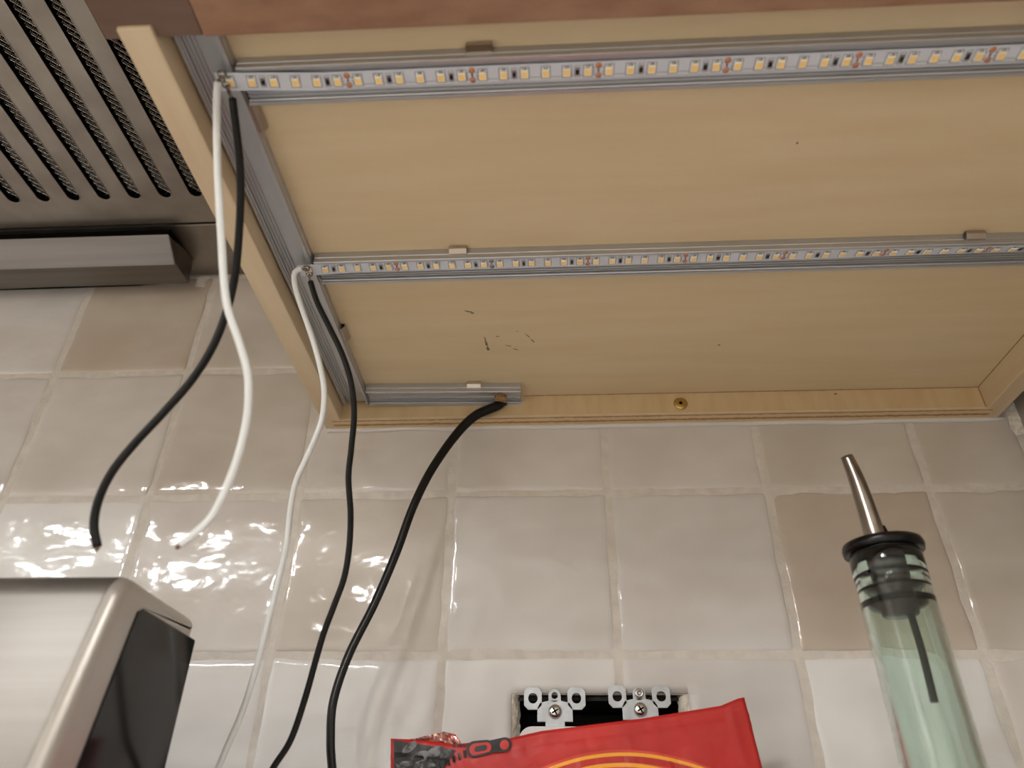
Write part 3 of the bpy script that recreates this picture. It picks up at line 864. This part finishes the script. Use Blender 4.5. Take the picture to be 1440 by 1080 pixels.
# printed zip and bean picture at the torn corner
a = st(552, 1043); b_ = st(640, 1054); c_ = st(606, 1092)
def tri_fill(P):
    out = []; n = 24
    (ax, ay), (bx_, by), (cx, cy_) = P
    for i in range(n):
        for (f0, f1) in ((i/n, (i+1)/n),):
            l0 = (ax+(bx_-ax)*f0, ay+(by-ay)*f0); l1 = (ax+(bx_-ax)*f1, ay+(by-ay)*f1)
            m0 = (cx+(bx_-cx)*f0, cy_+(by-cy_)*f0); m1 = (cx+(bx_-cx)*f1, cy_+(by-cy_)*f1)
            for g in range(16):
                g0, g1 = g/16, (g+1)/16
                mix = lambda p, q, t_: (p[0]+(q[0]-p[0])*t_, p[1]+(q[1]-p[1])*t_)
                out.append([mix(l0, m0, g0), mix(l1, m1, g0), mix(l1, m1, g1), mix(l0, m0, g1)])
    return out
tl_ = (a[0], dip(a[0]/BW)+.6); 
P = (tl_, (b_[0], b_[1]), (a[0]+1, c_[1]+26))
decal('bean_print', tri_fill(P), 'bean_dark', .4)
rb = random.Random(5); beans = []
for (px, py, w_, h_, an) in [(566, 1070, 9.5, 6.5, .5), (590, 1064, 9, 5, -.3), (612, 1056, 9, 4.2, -.2), (575, 1050, 8, 3.6, -.5), (601, 1078, 8, 5, .2), (560, 1088, 9, 6, -.2), (626, 1059, 6, 3, -.5)]:
    s0, t0 = st(px, py)
    pts = []
    for k_ in range(16):
        q = 2*math.pi*k_/16; x, y = w_/2*math.cos(q), h_/2*math.sin(q)
        pts.append((s0+x*math.cos(an)-y*math.sin(an), t0+x*math.sin(an)+y*math.cos(an)))
    beans.append(pts)
decal('bean_print', beans, 'bean_mid', .52)
teeth = []
for k_ in range(7):
    f = k_/6
    px, py = 652-46*f, 1060+22*f
    s0, t0 = st(px, py); teeth.append([(s0-.5, t0-1.6), (s0+.8, t0-1.9), (s0+1.2, t0+1.2), (s0-.1, t0+1.6)])
for k_ in range(5):
    s0, t0 = st(636+k_*5, 1047.5); teeth.append([(s0-.5, t0-.7), (s0+.5, t0-.7), (s0+1.0, t0+.7), (s0+.1, t0+.7)])
decal('zip_teeth_print', teeth, 'print_black', .6)
def stadium(px0, py0, px1, py1, w0, w1):
    (s0, t0), (s1, t1) = st(px0, py0), st(px1, py1); L = math.hypot(s1-s0, t1-t0); dx, dy = (s1-s0)/L, (t1-t0)/L
    ang = math.atan2(dy, dx); pts = []
    for k_ in range(9):
        q = ang+math.pi/2+math.pi*k_/8; pts.append((s0+w0*math.cos(q), t0+w0*math.sin(q)))
    for k_ in range(9):
        q = ang-math.pi/2+math.pi*k_/8; pts.append((s1+w1*math.cos(q), t1+w1*math.sin(q)))
    return pts
decal('zip_slider_print', [stadium(666, 1053, 684, 1050, 3.7, 3.3)], 'print_black', .6)
decal('zip_slider_print', [stadium(684, 1050, 710, 1046, 2.7, 3.2)], 'print_black', .62)
decal('zip_slider_print', [stadium(667, 1053, 684, 1050, 2.6, 2.2)], 'bag_red', .72)
decal('zip_slider_print', [stadium(670, 1052.5, 681, 1050.5, 1.2, 1.2)], 'print_black', .84)
decal('zip_slider_print', [stadium(708.6, 1046.6, 709.4, 1046.4, 2.1, 2.1)], 'bag_red', .78)
# crumpled foil showing above the torn edge
mb = MB(); nf = 22
for i in range(nf+1):
    f = i/nf; px = 572+(648-572)*f
    top = float(np.interp(f, [0, .3, .7, .9, 1], [1041, 1036, 1029, 1032, 1044])); bot = 1050
    for j in range(6):
        g = j/5; p = at(px, top+(bot-top)*g, 'y', BY+2.0)
        q = noise.noise(Vector((px*.11, g*2.2, 3)))
        mb.v.append((p[0], p[1]+2.6*q, p[2]+.6*q))
for i in range(nf):
    for j in range(5):
        k_ = i*6+j; mb.face((k_, k_+6, k_+7, k_+1), 0, False)
fo = mb.build('torn_foil', 'foil', bag, tuple(at(610, 1040, 'y', BY+2)))
fo.modifiers.new('thick', 'SOLIDIFY').thickness = .0002

# ================================================================== OIL BOTTLE
bo = thing('oil_bottle', (260, -120, COUNTER), 'pale green glass oil bottle with a black stopper and steel pour spout', 'bottle')
BXc, BYc = 260.2, -120.0
outer = [(30, 0), (35, 3), (36, 12), (36, 130), (33, 155), (22, 185), (15.5, 205), (14.6, 220), (14.5, 300.5)]
zt = -153.0-COUNTER                                   # rim height
outer = [(r_, h) for r_, h in outer if h < zt-16]
gr = [(14.5, zt-15), (14.7, zt-13.2), (14.0, zt-12.3), (14.7, zt-11.4), (14.7, zt-1.2), (14.0, zt)]
inner = [(11.9, zt), (11.9, zt-20), (12.0, 215), (12.9, 204), (19.5, 184), (30, 154), (33, 130), (33, 14), (27, 7), (0.02, 6)]
MB().lathe([(0.02, 1.5)]+outer+gr+inner, (BXc, BYc, COUNTER), 64, 0).build('glass_body', 'green_glass', bo, (BXc, BYc, COUNTER), vol=True)
sto = MB().lathe([(16.5, -151.8), (16.7, -150.6), (16.3, -148.9), (13, -148.4), (0.02, -148.4)][::-1]+[(16.3, -152.6), (11.0, -152.7), (7.4, -153.2),
     (7.4, -156.4), (12.7, -157.0), (12.7, -157.9), (7.4, -158.4), (7.4, -161.4), (12.7, -162), (12.7, -162.9), (7.4, -163.4),
     (7.4, -167.6), (12.7, -168.2), (12.7, -169.2), (7.4, -169.8), (7.4, -172.8), (12.7, -173.4), (12.7, -175.6), (7.6, -177.2), (7.0, -179.6), (0.02, -180)], (BXc, BYc, 0), 48, 0)
stop = sto.build('stopper', 'stopper_black', bo, (BXc, BYc, -150))
MB().tube(spline([(BXc+3.5, BYc-1, -178), (BXc+3.2, BYc-2, -195), (BXc+2.0, BYc-3, -213.5)], 6), [1.5]*13, 12).build('air_tube', 'stopper_black', stop, (BXc+3, BYc, -180))
sp_pts = spline([(258.4, -120, -149), (258.3, -120, -143), (257.6, -120, -126), (256.6, -120, -114), (255.4, -120, -105.8)], 6)
n = len(sp_pts)
mb = MB(); mb.tube(sp_pts, [5.1-2.3*(i/(n-1))**.9 for i in range(n)], 24, cap=False)
inn = [p for p in sp_pts]; mb.tube(inn[-8:], [(5.1-2.3*((n-8+i)/(n-1))**.9)-.5 for i in range(8)], 24, cap=False)
e0 = n*24-24; e1 = n*24+7*24
for k_ in range(24): mb.face((e0+k_, e0+(k_+1) % 24, e1+(k_+1) % 24, e1+k_), 0)
mb.build('pour_spout', 'spout_steel', bo, (258, -120, -148), fix=False)
MB().tube([(263.6, -121.5, -149), (263.2, -121.3, -144.5), (262.6, -121, -140.5)], [1.2, 1.0, .7], 10).build('air_vent', 'stopper_black', bo, (263, -121, -148))

# ================================================================== CEILING LAMPS
for (lx, ly, lr, kd) in LAMPS:
    t = thing('recessed_lamp', (lx, ly, CEIL), ['dim round recessed lamp in the ceiling above the counter front', 'bright round recessed lamp in the ceiling of the open room'][kd], 'ceiling lamp',
              ['ceiling lamps over the counter', 'ceiling lamps of the room'][kd])
    MB().lathe([(lr+15, 0), (lr+15, -6), (lr+2, -9), (lr, -2)], (lx, ly, CEIL), 32, 0, closed=True).build('trim_ring', 'lamp_trim', t, (lx, ly, CEIL))
    MB().lathe([(lr, -1), (lr, -4), (0.1, -5)], (lx, ly, CEIL), 32, 0).build('lens', 'lamp_glow_%d' % kd, t, (lx, ly, CEIL))
